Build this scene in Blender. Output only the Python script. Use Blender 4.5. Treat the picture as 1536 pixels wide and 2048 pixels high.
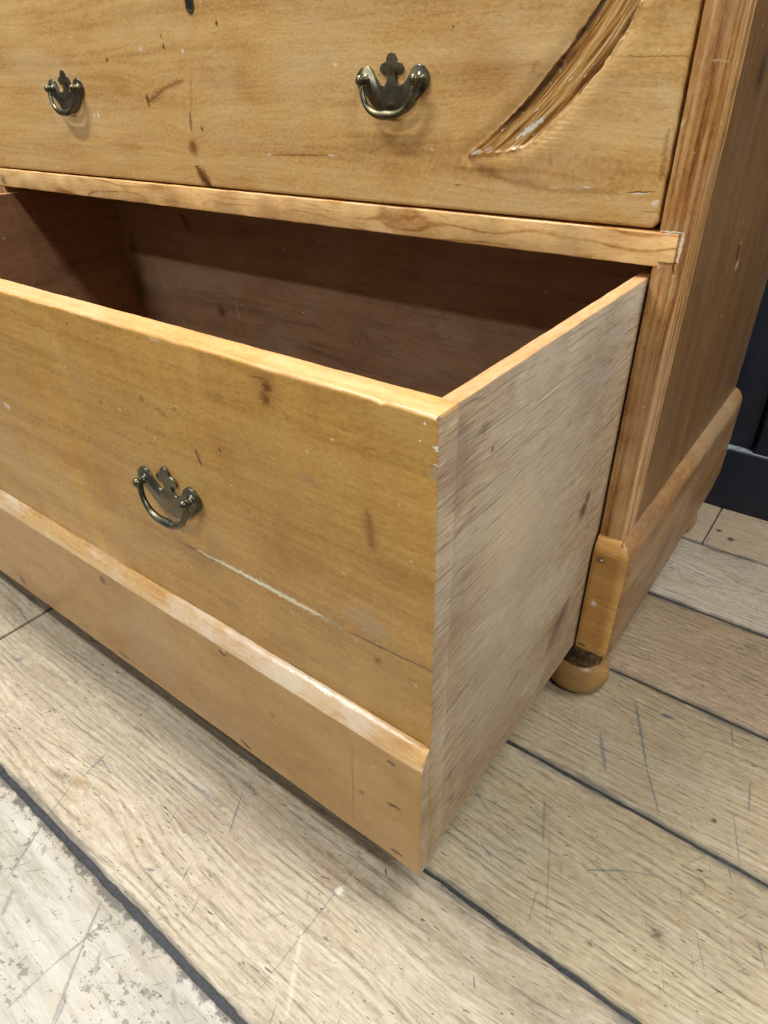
import bpy, bmesh, math, random
from mathutils import Vector, Matrix, noise as mnoise
random.seed(7)
R = math.radians
S = bpy.context.scene
for o in list(bpy.data.objects):
    bpy.data.objects.remove(o)

# ------------------------------------------------------------------ camera
cd = bpy.data.cameras.new('camera')
cam = bpy.data.objects.new('camera', cd)
S.collection.objects.link(cam)
S.camera = cam
cd.sensor_fit = 'HORIZONTAL'
cd.sensor_width = 36.0
cd.lens = 36.0 * 1295.15 / 1536
cd.clip_start = 0.01
cd.clip_end = 60
RX = Vector((0.79956, 0.60008, -0.02458))
RY = Vector((0.31845, -0.45830, -0.82979))
RZ = Vector((-0.50920, 0.65564, -0.55754))
m = Matrix((RX, -RY, -RZ)).transposed().to_4x4()
m.translation = Vector((0.5975, -0.4958, 0.5590))
cam.matrix_world = m

# ------------------------------------------------------------------ world (dim even room light) and ceiling lamps
W = bpy.data.worlds.new('World')
S.world = W
W.use_nodes = True
bg = W.node_tree.nodes['Background']
bg.inputs[0].default_value = (0.86, 0.93, 1.0, 1)
bg.inputs[1].default_value = 0.09


def lamp(name, loc, target, sx, sy, power, col):
    ld = bpy.data.lights.new(name, 'AREA')
    ld.shape = 'RECTANGLE'
    ld.size = sx
    ld.size_y = sy
    ld.energy = power
    ld.color = col
    o = bpy.data.objects.new(name, ld)
    S.collection.objects.link(o)
    o.location = loc
    d = Vector(target) - Vector(loc)
    o.rotation_euler = d.to_track_quat('-Z', 'Y').to_euler()
    return o


WHT = (1.0, 0.99, 0.97)
lamp('ceiling_lamp_near', (-0.75, -0.95, 2.55), (-0.75, -0.95, 0), 0.9, 0.12, 29, WHT)
lamp('ceiling_lamp_over', (-0.55, -0.14, 2.55), (-0.55, -0.14, 0), 0.9, 0.12, 34, WHT)
lamp('ceiling_lamp_far', (-1.2, -2.9, 2.55), (-1.2, -2.9, 0), 1.2, 0.15, 50, WHT)
lamp('ceiling_lamp_aisle', (2.3, -0.9, 2.55), (2.3, -0.9, 0), 1.2, 0.3, 40, WHT)
lamp('ceiling_lamp_corner', (1.20, 0.10, 2.55), (1.20, 0.10, 0), 0.9, 0.12, 30, WHT)

V = S.view_settings
V.view_transform = 'Standard'
V.look = 'None'
V.exposure = 0.38
V.gamma = 1.0
V.use_curve_mapping = False
S.render.engine = 'CYCLES'
S.cycles.max_bounces = 6
S.cycles.diffuse_bounces = 4
S.cycles.glossy_bounces = 3
S.cycles.transmission_bounces = 1


# ------------------------------------------------------------------ node helpers
GAIN = [1.0, 1.0, 1.0]


def lin(h):
    out = []
    for i in (0, 2, 4):
        c = int(h[i:i + 2], 16) / 255
        out.append(c / 12.92 if c <= .04045 else ((c + .055) / 1.055) ** 2.4)
    return (*(min(.95, c * k) for c, k in zip(out, GAIN)), 1.0)


TONE = {'waxed_pine_upper': (1.32, 1.37, 1.34), 'waxed_pine_lower': (1.34, 1.36, 1.26), 'raw_pine_side': (1.10, 1.07, 1.0), 'worn_floorboard_0': (.80, .81, .78), 'worn_floorboard_1': (.83, .84, .80),
        'worn_floorboard_2': (.78, .77, .70), 'worn_floorboard_3': (.74, .76, .74), 'worn_floorboard_4': (.77, .81, .82), 'worn_floorboard_5': (.84, .83, .83), 'flaking_pale_paint': (.62, .62, .60),
        'waxed_pine_plinth': (1.08, 1.07, .90), 'bare_pine_edge': (.82, .72, .62), 'bare_pine_side_edge': (.80, .74, .66), 'worn_highlit_plinth_edge': (1.08, 1.10, 1.12), 'waxed_pine_chest_plinth': (.88, .89, .90), 'waxed_pine_block': (1.25, 1.33, 1.5),
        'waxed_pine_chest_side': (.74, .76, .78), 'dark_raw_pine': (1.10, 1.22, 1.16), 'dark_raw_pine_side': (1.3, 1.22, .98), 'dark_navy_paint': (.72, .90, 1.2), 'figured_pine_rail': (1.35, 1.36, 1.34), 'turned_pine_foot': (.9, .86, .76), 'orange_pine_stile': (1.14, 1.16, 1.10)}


def tone(name):
    GAIN[:] = TONE.get(name, (1.0, 1.0, 1.0))


class G:
    def __init__(s, name):
        tone(name)
        s.mat = bpy.data.materials.new(name)
        s.mat.use_nodes = True
        s.t = s.mat.node_tree
        s.t.nodes.clear()
        s.out = s.n('ShaderNodeOutputMaterial')
        s.b = s.n('ShaderNodeBsdfPrincipled')
        s.link(s.b.outputs[0], s.out.inputs[0])
        g = s.n('ShaderNodeNewGeometry')
        s.pos = g.outputs['Position']
        q = s.n('ShaderNodeSeparateXYZ')
        s.link(s.pos, q.inputs[0])
        s.x, s.y, s.z = q.outputs

    def n(s, k):
        return s.t.nodes.new(k)

    def link(s, a, b):
        s.t.links.new(a, b)

    def put(s, sock, v):
        if hasattr(v, 'is_output'):
            s.link(v, sock)
        else:
            sock.default_value = v

    def m(s, op, a, b=0.0, c=0.0, clamp=False):
        q = s.n('ShaderNodeMath')
        q.operation = op
        q.use_clamp = clamp
        s.put(q.inputs[0], a)
        s.put(q.inputs[1], b)
        s.put(q.inputs[2], c)
        return q.outputs[0]

    def mad(s, a, b, c):
        return s.m('MULTIPLY_ADD', a, b, c)

    def vec(s, x, y, z=0.0):
        q = s.n('ShaderNodeCombineXYZ')
        s.put(q.inputs[0], x)
        s.put(q.inputs[1], y)
        s.put(q.inputs[2], z)
        return q.outputs[0]

    def vm(s, op, a, b=None, k=None):
        q = s.n('ShaderNodeVectorMath')
        q.operation = op
        s.put(q.inputs[0], a)
        if b is not None:
            s.put(q.inputs[1], b)
        if k is not None:
            s.put(q.inputs['Scale'], k)
        return q.outputs['Value'] if op in ('DOT_PRODUCT', 'DISTANCE', 'LENGTH') else q.outputs[0]

    def noise(s, v, scale=1.0, detail=2.0, rough=.5, color=False):
        q = s.n('ShaderNodeTexNoise')
        s.link(v, q.inputs['Vector'])
        q.inputs['Scale'].default_value = scale
        q.inputs['Detail'].default_value = detail
        q.inputs['Roughness'].default_value = rough
        return q.outputs[1] if color else q.outputs[0]

    def st(s, v, lo, hi, a=0.0, b=1.0):
        q = s.n('ShaderNodeMapRange')
        q.interpolation_type = 'SMOOTHSTEP'
        s.put(q.inputs[0], v)
        s.put(q.inputs[1], lo)
        s.put(q.inputs[2], hi)
        s.put(q.inputs[3], a)
        s.put(q.inputs[4], b)
        return q.outputs[0]

    def mix(s, f, a, b, mode='MIX'):
        q = s.n('ShaderNodeMix')
        q.data_type = 'RGBA'
        q.blend_type = mode
        s.put(q.inputs[0], f)
        s.put(q.inputs[6], a)
        s.put(q.inputs[7], b)
        return q.outputs[2]

    def ramp(s, f, stops):
        q = s.n('ShaderNodeValToRGB')
        s.link(f, q.inputs[0])
        e = q.color_ramp.elements
        while len(e) < len(stops):
            e.new(.5)
        for k, (p, c) in zip(e, stops):
            k.position = p
            k.color = c
        return q.outputs[0]

    def attr(s, name):
        q = s.n('ShaderNodeAttribute')
        q.attribute_name = name
        return q.outputs['Fac']

    def flecks(s, u, v, ang, su, sv, lo, hi, seed):
        c, sn = math.cos(R(ang)), math.sin(R(ang))
        a = s.mad(u, c * su, s.m('MULTIPLY', v, sn * su))
        b = s.mad(u, -sn * sv, s.m('MULTIPLY', v, c * sv))
        return s.st(s.noise(s.vec(a, b, seed), 1, 1.0), lo, hi)

    def marks(s, col, h, u, v, rows, seed=3.0):
        """dents, cracks, knots, stains and painted glare with a shape of their own, each a tapered stroke in surface coordinates"""
        if not rows:
            return col, h
        p0 = s.vec(u, v, 0.0)
        wob = s.noise(s.vec(s.m('MULTIPLY', u, 260), s.m('MULTIPLY', v, 260), seed), 1, 2, .6, color=True)
        off = s.vm('SCALE', s.vm('SUBTRACT', wob, (.5, .5, .5)), k=.0045)
        off = s.vm('MULTIPLY', off, (1, 1, 0))
        ps = s.vm('ADD', p0, off)
        pw = s.vm('ADD', p0, s.vm('SCALE', off, k=.45))
        rag = s.st(s.noise(s.vec(s.m('MULTIPLY', u, 900), s.m('MULTIPLY', v, 900), seed), 1, 2, .6), .25, .75, .35, 1.5)
        inv = s.m('DIVIDE', 1.0, rag)
        inv2 = s.m('MULTIPLY', inv, .6)
        for (u0, v0, u1, v1, w, c, stg, soft, dep) in rows:
            p = pw if w < .0016 else ps
            ab = Vector((u1 - u0, v1 - v0, 0))
            L = ab.length
            if L < 2.2 * w:
                d = s.vm('DISTANCE', p, ((u0 + u1) / 2, (v0 + v1) / 2, 0))
                wd = w + L / 2
            else:
                r = s.vm('SUBTRACT', p, (u0, v0, 0))
                q = s.n('ShaderNodeClamp')
                s.link(s.vm('DOT_PRODUCT', r, tuple(ab / L ** 2)), q.inputs[0])
                tt = q.outputs[0]
                d = s.vm('DISTANCE', r, s.vm('SCALE', tuple(ab), k=tt))
                wd = s.mad(s.m('MULTIPLY', tt, s.m('SUBTRACT', 1.0, tt)), w * 2.8, w * .35)
            if soft < .95:
                d = s.m('MULTIPLY', d, inv if soft < .6 else inv2)
            else:
                d = s.m('MULTIPLY', d, .6)
            lo = 0.0 if soft >= .6 else (s.m('MULTIPLY', wd, .45) if hasattr(wd, 'is_output') else wd * .45)
            col = s.mix(s.st(d, lo, wd, stg, 0.0), col, lin(c))
        return col, h

    def finish(s, col, rough, h=None, bump=.2, dist=.001, spec=.5, metal=0.0):
        s.put(s.b.inputs['Base Color'], col)
        s.put(s.b.inputs['Roughness'], rough)
        s.put(s.b.inputs['Metallic'], metal)
        s.b.inputs['Specular IOR Level'].default_value = spec
        if h is not None:
            q = s.n('ShaderNodeBump')
            q.inputs['Strength'].default_value = bump
            q.inputs['Distance'].default_value = dist
            s.link(h, q.inputs['Height'])
            s.link(q.outputs[0], s.b.inputs['Normal'])
        return s.mat


def axes(g, axis):
    if axis == 'x':
        return g.x, g.mad(g.y, .8, g.z)
    if axis == 'y':
        return g.y, g.mad(g.x, .8, g.z)
    if axis == 'z':
        return g.z, g.m('ADD', g.y, g.x)
    return g.x, g.y


def wood(name, axis, dark, mid, light, rings=70, warp=.012, streak=1.0, fine=.5, fig=0.0, figf=60, figa=3.0,
         mott=.35, mottc='6d4a22', pale=0.0, palec='c8b79a', rough=(.34, .5), bump=.2, marks=(), seed=0.0,
         knots=(), spec=.5, pore=.25, saw=0.0, scar=False, lay=(24, 260, 170, 480), speck=.5):
    g = G(name)
    u, v = axes(g, axis)
    n1 = g.noise(g.vec(g.m('MULTIPLY', u, 2.2), g.m('MULTIPLY', v, 7), seed), 1, 2)
    vw = g.mad(g.m('SUBTRACT', n1, .5), warp * 2, v)
    for (ku, kv, ru, rv, amt) in knots:
        du = g.m('DIVIDE', g.m('SUBTRACT', u, ku), ru)
        dv = g.m('DIVIDE', g.m('SUBTRACT', v, kv), rv)
        e = g.m('EXPONENT', g.m('MULTIPLY', g.mad(du, du, g.m('MULTIPLY', dv, dv)), -1.0))
        vw = g.mad(g.m('MULTIPLY', e, g.m('SUBTRACT', v, kv)), amt, vw)
    s1 = g.noise(g.vec(g.m('MULTIPLY', u, 2.6), g.m('MULTIPLY', vw, rings), seed + 1.3), 1, 3, .6)
    s2 = g.noise(g.vec(g.m('MULTIPLY', u, lay[0]), g.m('MULTIPLY', vw, lay[1]), seed + 5.1), 1, 2.5, .6)
    s3 = g.noise(g.vec(g.m('MULTIPLY', u, lay[2]), g.m('MULTIPLY', vw, lay[3]), seed + 9.7), 1, 2, .7)
    t = g.mad(g.m('SUBTRACT', s1, .5), streak, .5)
    t = g.mad(g.m('SUBTRACT', s2, .5), fine, t)
    t = g.mad(g.m('SUBTRACT', s3, .5), speck, t)
    h = g.mad(s3, .8, g.m('MULTIPLY', s2, .5))
    if fig:
        n2 = g.noise(g.vec(g.m('MULTIPLY', u, 10), g.m('MULTIPLY', v, 34), seed + 2.2), 1, 1.2)
        ph = g.mad(vw, figf * 6.283, g.m('MULTIPLY', n2, figa * 6.283))
        sn = g.mad(g.m('SINE', ph), .5, .5)
        ln = g.m('POWER', sn, 8.0)
        brk = g.st(g.noise(g.vec(g.m('MULTIPLY', u, 9), g.m('MULTIPLY', v, 20), seed + 4.4), 1, 2), .35, .65)
        f2 = g.m('MULTIPLY', g.m('MULTIPLY', ln, g.mad(brk, .7, .3)), fig)
        t = g.m('SUBTRACT', t, f2)
    col = g.ramp(t, [(.12, lin(dark)), (.47, lin(mid)), (.85, lin(light))])
    mo = g.noise(g.vec(g.m('MULTIPLY', u, 11), g.m('MULTIPLY', v, 19), seed + 3.3), 1, 5, .6)
    col = g.mix(g.m('MULTIPLY', g.st(mo, .48, .75), mott), col, lin(mottc))
    if pale:
        pa = g.noise(g.vec(g.m('MULTIPLY', u, 9), g.m('MULTIPLY', v, 13), seed + 13.3), 1, 5, .65)
        col = g.mix(g.m('MULTIPLY', g.st(pa, .45, .7), pale), col, lin(palec))
    po = g.flecks(u, vw, 0, 75, 700, .66, .76, seed + 7)
    col = g.mix(g.m('MULTIPLY', po, pore), col, lin('4a2d14'))
    lightspk = g.flecks(u, v, 0, 120, 170, .74, .80, seed + 21)
    col = g.mix(g.m('MULTIPLY', lightspk, .4), col, lin('e5d3ae'))
    if saw:
        sw = g.flecks(u, v, 0, 15, 430, .55, .68, seed + 31)
        sw2 = g.flecks(u, v, -2, 32, 560, .61, .69, seed + 33)
        ch = g.flecks(u, v, 0, 60, 360, .58, .72, seed + 35)
        col = g.mix(g.m('MULTIPLY', ch, saw * .45), col, lin('d2cabc'))
        col = g.mix(g.m('MULTIPLY', sw, saw * .5), col, lin('6a5442'))
        col = g.mix(g.m('MULTIPLY', sw2, saw * .75), col, lin('4a382a'))
        h = g.mad(sw, -.8 * saw, h)
    rg = g.st(mo, .3, .7, rough[0], rough[1])
    if scar:
        sm, ss, sc = g.attr('scar'), g.attr('along'), g.attr('across')
        q1 = g.noise(g.vec(g.m('MULTIPLY', ss, 14), g.m('MULTIPLY', sc, 260), 2.0), 1, 4, .65)
        q2 = g.noise(g.vec(g.m('MULTIPLY', ss, 40), g.m('MULTIPLY', sc, 900), 5.0), 1, 2, .6)
        qc = g.ramp(g.mad(g.m('SUBTRACT', q2, .5), .6, q1), [(.26, lin('4a2a12')), (.40, lin('8a5a28')), (.52, lin('b28446')), (.66, lin('d2b080'))])
        ed = g.attr('scaredge')
        qc = g.mix(g.m('MULTIPLY', g.st(g.mad(g.m('SUBTRACT', q1, .5), 1.3, ed), .42, .80), .88), qc, lin('38200f'))  # dark scar rim, with slope and crevice shade painted in
        msk = g.st(g.mad(g.m('SUBTRACT', q1, .5), .8, sm), .38, .55)
        col = g.mix(msk, col, qc)
        wf = g.flecks(ss, sc, 0, 110, 520, .73, .76, 4.0)
        col = g.mix(g.m('MULTIPLY', wf, g.m('MULTIPLY', sm, .9)), col, lin('efe8da'))  # white glints painted into the scar colour
        h = g.mad(g.m('MULTIPLY', q1, msk), 1.4, h)
        h = g.mad(g.m('MULTIPLY', q2, msk), 1.0, h)
        rg = g.mad(msk, -.10, rg)
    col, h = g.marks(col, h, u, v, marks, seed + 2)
    und = g.noise(g.vec(g.m('MULTIPLY', u, 14), g.m('MULTIPLY', v, 24), seed + 17), 1, 2)
    h = g.mad(und, 2.2, h)
    return g.finish(col, rg, h, bump, .0009, spec)


def plank_mat(name, seed, dark, mid, light, marks=(), figf=34, tint=.0, tintc='b79f86', edge=None):
    g = G(name)
    u, v = g.x, g.y
    n1 = g.noise(g.vec(g.m('MULTIPLY', u, 2.6), g.m('MULTIPLY', v, 9), seed), 1, 2)
    vw = g.mad(g.m('SUBTRACT', n1, .5), .05, v)
    s1 = g.noise(g.vec(g.m('MULTIPLY', u, 3.5), g.m('MULTIPLY', vw, 60), seed + 1), 1, 3, .62)
    s2 = g.noise(g.vec(g.m('MULTIPLY', u, 24), g.m('MULTIPLY', vw, 300), seed + 2), 1, 3, .62)
    s3 = g.noise(g.vec(g.m('MULTIPLY', u, 120), g.m('MULTIPLY', vw, 520), seed + 3), 1, 2, .7)
    ph = g.mad(vw, figf * 25.1, g.m('MULTIPLY', g.noise(g.vec(g.m('MULTIPLY', u, 5), g.m('MULTIPLY', v, 16), seed + 4), 1, 1.5), 26.0))
    ln = g.m('POWER', g.mad(g.m('SINE', g.mad(s2, 2.2, ph)), .5, .5), 2.5)
    brk = g.st(s1, .38, .62)
    f = g.m('MULTIPLY', ln, brk)
    t = g.mad(g.m('SUBTRACT', s1, .5), .5, .52)
    t = g.mad(g.m('SUBTRACT', s2, .5), .6, t)
    t = g.mad(g.m('SUBTRACT', s3, .5), .65, t)
    t = g.mad(f, -.26, t)
    col = g.ramp(t, [(.14, lin(dark)), (.46, lin(mid)), (.84, lin(light))])
    b1 = g.noise(g.vec(g.m('MULTIPLY', u, 7), g.m('MULTIPLY', v, 12), seed + 6), 1, 5, .65)
    col = g.mix(g.m('MULTIPLY', g.st(b1, .5, .72), .55), col, lin('a08d78'))
    b2 = g.noise(g.vec(g.m('MULTIPLY', u, 10), g.m('MULTIPLY', v, 17), seed + 7), 1, 5, .7)
    col = g.mix(g.m('MULTIPLY', g.st(b2, .54, .72), .35), col, lin('cfc4b2'))
    b3 = g.noise(g.vec(g.m('MULTIPLY', u, 14), g.m('MULTIPLY', v, 26), seed + 8), 1, 4, .7)
    col = g.mix(g.m('MULTIPLY', g.st(b3, .56, .75), .4), col, lin('a67c4e'))
    if tint:
        col = g.mix(tint, col, lin(tintc))
    h = g.mad(s2, .8, g.m('MULTIPLY', s3, .7))
    gate = g.st(g.noise(g.vec(g.m('MULTIPLY', u, 13), g.m('MULTIPLY', v, 13), seed + 9), 1, 3), .42, .62)
    d1 = g.flecks(u, vw, 0, 26, 520, .60, .74, seed + 50)
    col = g.mix(g.m('MULTIPLY', d1, .42), col, lin('5e4f40'))
    d2 = g.flecks(u, vw, 0, 60, 560, .62, .76, seed + 51)
    col = g.mix(g.m('MULTIPLY', d2, .35), col, lin('e4dac6'))
    for (ang, su, sv, lo, hi, k, c) in ((4, 80, 620, .68, .75, .9, '37332f'), (-66, 40, 560, .71, .76, .55, '4b4c4e'), (57, 34, 620, .71, .77, .5, '4c4945')):
        fl = g.m('MULTIPLY', g.flecks(u, v, ang, su, sv, lo, hi, seed + ang), g.mad(gate, .85, .15))
        col = g.mix(g.m('MULTIPLY', fl, k), col, lin(c))
    sp = g.flecks(u, v, 8, 150, 420, .735, .79, seed + 48)
    col = g.mix(g.m('MULTIPLY', sp, .8), col, lin('3d3733'))
    h = g.mad(d1, -.8, h)
    if edge:
        de = g.m('MINIMUM', g.m('SUBTRACT', v, edge[0]), g.m('SUBTRACT', edge[1], v))
        de = g.mad(g.m('SUBTRACT', b3, .5), .022, de)
        de = g.mad(g.m('SUBTRACT', s2, .5), .006, de)
        col = g.mix(g.st(de, -.001, .0065, .75, 0.0), col, lin('5d5a57'))
    col, h = g.marks(col, h, u, v, marks, seed)
    rg = g.st(b2, .35, .7, .5, .66)
    return g.finish(col, rg, h, .32, .0009, .3)


def painted_mat(name, marks):
    g = G(name)
    u, v = g.x, g.y
    s1 = g.noise(g.vec(g.m('MULTIPLY', u, 5), g.m('MULTIPLY', v, 60), 1.0), 1, 5, .65)
    s2 = g.noise(g.vec(g.m('MULTIPLY', u, 60), g.m('MULTIPLY', v, 420), 2.0), 1, 3, .6)
    col = g.ramp(g.mad(g.m('SUBTRACT', s2, .5), .5, s1), [(.3, lin('b3ab9c')), (.5, lin('d0cabd')), (.7, lin('e4dfd5'))])
    y1 = g.noise(g.vec(g.m('MULTIPLY', u, 12), g.m('MULTIPLY', v, 16), 3.0), 1, 4, .6)
    col = g.mix(g.m('MULTIPLY', g.st(y1, .5, .75), .5), col, lin('cdbb98'))
    h = g.m('MULTIPLY', s2, .5)
    gate = g.st(g.noise(g.vec(g.m('MULTIPLY', u, 16), g.m('MULTIPLY', v, 16), 4.0), 1, 3), .4, .6)
    c1 = g.noise(g.vec(g.m('MULTIPLY', u, 95), g.m('MULTIPLY', v, 150), 6.0), 1, 4, .72)
    c1 = g.mad(gate, .09, c1)
    col = g.mix(g.st(c1, .640, .665, 0, .85), col, lin('8a8474'))
    c2 = g.noise(g.vec(g.m('MULTIPLY', u, 210), g.m('MULTIPLY', v, 260), 7.0), 1, 3, .7)
    c2 = g.mad(gate, .05, c2)
    col = g.mix(g.st(c2, .670, .700, 0, .9), col, lin('5a5850'))
    fl = g.flecks(u, v, 48, 30, 420, .70, .75, 48)
    col = g.mix(g.m('MULTIPLY', fl, .6), col, lin('8c887c'))
    ed = g.mad(g.noise(g.vec(g.m('MULTIPLY', u, 60), g.m('MULTIPLY', v, 60), 8.0), 1, 4, .7), .034, v)
    col = g.mix(g.st(ed, -.4135, -.409, 0, .8), col, lin('66645f'))
    col, h = g.marks(col, h, u, v, marks, 5.0)
    return g.finish(col, g.st(s1, .3, .7, .34, .5), h, .3, .0009, .45)


def plain(name, c, rough, c2=None, sc=60, bump=0.0, metal=0.0, spec=.5, lo=.4, hi=.65):
    g = G(name)
    n = g.noise(g.pos, sc, 4, .65)
    col = g.mix(g.st(n, lo, hi), lin(c), lin(c2 or c))
    return g.finish(col, g.st(n, .3, .7, rough, rough + .14), n if bump else None, bump, .001, spec, metal)


# ------------------------------------------------------------------ where the dents, cracks, knots, stains and painted scar glare sit: (u0, v0, u1, v1, half width, colour, strength, softness, dent)
UP=[(-0.0858,0.5502,-0.0855,0.5396,0.00349,'3a2412',0.8,0.5,1),
      (-0.084,0.5436,-0.0533,0.5551,0.00379,'6b3710',0.7,0.6,0),
      (-0.0533,0.5551,-0.0228,0.5613,0.00274,'6b3710',0.6,0.6,0),
      (-0.0202,0.5339,-0.0226,0.5178,0.00236,'3a2412',0.7,0.6,1),
      (-0.0102,0.5651,-0.0179,0.534,0.00185,'6b3710',0.3,0.9,0),
      (-0.0249,0.5075,-0.0236,0.4979,0.00491,'6b3710',0.8,0.55,0),
      (-0.0241,0.485,-0.0047,0.4652,0.00903,'6b3710',0.85,0.55,0),
      (-0.0199,0.48,-0.0034,0.4638,0.00302,'3a2412',0.7,0.6,1),
      (-0.1799,0.5037,-0.1092,0.4996,0.00338,'a8661f',0.4,0.9,0),
      (0.0863,0.5002,0.1604,0.5018,0.00081,'6b3710',0.7,0.7,1),
      (0.0843,0.5001,0.0897,0.5003,0.00083,'e9e2d2',0.5,0.6,0),
      (0.1611,0.5022,0.1692,0.5017,0.00079,'e9e2d2',0.8,0.5,0),
      (-0.192,0.5314,-0.1902,0.5309,0.00122,'e9e2d2',0.8,0.5,0),
      (-0.184,0.5314,-0.1815,0.5304,0.0013,'e9e2d2',0.8,0.5,0),
      (0.0376,0.6042,0.037,0.6021,0.00129,'3a2412',0.9,0.5,1),
      (-0.0465,0.5978,-0.046,0.597,0.00142,'3a2412',0.8,0.5,1),
      (-0.0452,0.5902,-0.0442,0.5886,0.0018,'3a2412',0.9,0.5,1),
      (-0.1432,0.5825,-0.1431,0.5807,0.00187,'3a2412',0.8,0.5,1),
      (-0.0054,0.5207,-0.0052,0.5189,0.00158,'3a2412',0.8,0.5,1),
      (0.2889,0.5881,0.2889,0.5875,0.00063,'3a2412',0.9,0.5,1),
      (-0.0169,0.5852,-0.0157,0.5844,0.0014,'e9e2d2',0.7,0.6,0),
      (-0.0819,0.5892,-0.0802,0.5871,0.00144,'e9e2d2',0.5,0.6,0),
      (0.1752,0.5691,0.1756,0.5678,0.00107,'e9e2d2',0.6,0.6,0),
      (0.3445,0.5203,0.3655,0.5342,0.00197,'e9e2d2',0.9,0.4,0),  # specular glare in the scar, painted as a white stroke
      (0.308,0.5078,0.3167,0.5108,0.00138,'e9e2d2',0.6,0.6,0),  # this and the next: glare at the scar tip, painted white
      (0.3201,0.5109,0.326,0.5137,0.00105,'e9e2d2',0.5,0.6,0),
      (0.3083,0.503,0.3345,0.4925,0.00461,'6b3710',0.5,1,0),
      (0.3345,0.4925,0.3764,0.4867,0.00333,'6b3710',0.4,1,0),
      (0.3764,0.4867,0.4287,0.4879,0.00195,'6b3710',0.35,1,0),
      (0.3229,0.5026,0.4096,0.4944,0.00164,'a8661f',0.35,1,0),
      (0.4331,0.4885,0.4522,0.4902,0.00064,'3a2412',0.85,0.5,1),
      (0.4364,0.4877,0.4491,0.4891,0.00046,'e9e2d2',0.7,0.6,0),
      (0.4512,0.4824,0.4561,0.4846,0.00184,'e9e2d2',0.6,0.7,0),
      (0.444,0.4772,0.4575,0.4779,0.00047,'3a2412',0.7,0.6,1),
      (0.4541,0.4973,0.4534,0.5275,0.00198,'6b3710',0.45,1,0),
      (0.4112,0.5662,0.4585,0.5646,0.00038,'6b3710',0.6,0.6,1),
      (0.4173,0.547,0.4254,0.5461,0.0004,'6b3710',0.6,0.6,1),
      (0.401,0.4901,0.4067,0.4897,0.00064,'e9e2d2',0.7,0.5,0),
      (0.2945,0.4855,0.3001,0.4858,0.00056,'3a2412',0.7,0.6,1),
      (0.3188,0.5858,0.3411,0.5941,0.00908,'c9b08a',0.15,1,0),
      (0.4424,0.5531,0.4563,0.5344,0.0048,'c9b08a',0.35,1,0),
      (0.4395,0.5881,0.4563,0.5777,0.00453,'c9b08a',0.25,1,0),
      (0.4257,0.4848,0.4585,0.4729,0.00586,'c9b08a',0.25,1,0),
      (-0.3398,0.5921,-0.2345,0.5816,0.00751,'c9b08a',0.2,1,0),
      (0.0046,0.5126,0.0763,0.512,0.00571,'c9b08a',0.22,1,0),
      (0.3525,0.5576,0.359,0.5659,0.00182,'6b3710',0.3,1,0),
      (0.2692,0.5593,0.3593,0.5631,0.00453,'6b3710',0.16,1,0)]
LOW=[(0.3497,0.4242,0.3506,0.4227,0.00383,'6b3710',0.95,0.5,1),
      (0.3463,0.424,0.3548,0.4232,0.00541,'6b3710',0.4,1,0),
      (0.3475,0.418,0.3482,0.4138,0.00326,'6b3710',0.85,0.55,0),
      (0.3364,0.4266,0.3481,0.4275,0.0006,'3a2412',0.6,0.6,1),
      (0.2748,0.3629,0.2772,0.3518,0.00213,'3a2412',0.75,0.6,1),
      (0.4155,0.3692,0.4191,0.3435,0.00491,'6b3710',0.45,1,0),
      (0.4174,0.3667,0.4174,0.3452,0.00216,'6b3710',0.3,1,0),
      (0.2311,0.2692,0.2523,0.2704,0.00089,'3a2412',0.8,0.5,1),
      (0.2512,0.2704,0.3363,0.2721,0.00171,'d6ccb4',0.95,0.4,1),
      (0.2811,0.2713,0.3932,0.2703,0.0025,'d6ccb4',0.95,0.35,1),
      (0.3721,0.27,0.3932,0.2703,0.00101,'3a2412',0.7,0.6,1),
      (0.3907,0.2693,0.4615,0.2737,0.00094,'3a2412',0.8,0.5,1),
      (0.4174,0.2583,0.4197,0.2571,0.00173,'6b3710',0.8,0.6,0),
      (0.4564,0.4194,0.4607,0.4184,0.00155,'e9e2d2',0.85,0.4,1),
      (0.4571,0.4105,0.4609,0.4102,0.00059,'e9e2d2',0.7,0.6,0),
      (0.4566,0.4058,0.4605,0.4058,0.00196,'8d8b86',0.5,1,0),
      (0.2406,0.3821,0.2518,0.3797,0.00224,'6b3710',0.5,0.9,0),
      (0.2256,0.3865,0.2276,0.3859,0.0013,'3a2412',0.6,0.6,1),
      (0.2593,0.3869,0.2632,0.3865,0.00087,'3a2412',0.6,0.6,0),
      (0.3665,0.3758,0.383,0.3727,0.00271,'55606a',0.25,1,0),
      (0.3743,0.3925,0.3764,0.3916,0.00098,'e9e2d2',0.3,0.8,0),
      (0.1706,0.371,0.1739,0.3688,0.00144,'3a2412',0.6,0.6,0),
      (0.3985,0.2872,0.4251,0.2834,0.01007,'8d8b86',0.3,1,0),
      (0.0018,0.3252,0.0119,0.3244,0.00319,'e9e2d2',0.5,0.8,0),
      (0.1565,0.4248,0.1594,0.4243,0.00095,'3a2412',0.7,0.5,1),
      (0.4359,0.3815,0.4374,0.3805,0.00057,'e9e2d2',0.5,0.5,0),
      (0.2992,0.3699,0.3,0.3695,0.00106,'3a2412',0.8,0.5,1),
      (0.2526,0.4321,0.2611,0.4316,0.0022,'c9b08a',0.6,0.6,1),
      (0.4513,0.4295,0.4524,0.4291,0.00055,'e9e2d2',0.8,0.4,1),
      (0.4487,0.4204,0.4498,0.4197,0.00059,'e9e2d2',0.7,0.4,0)]
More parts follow.
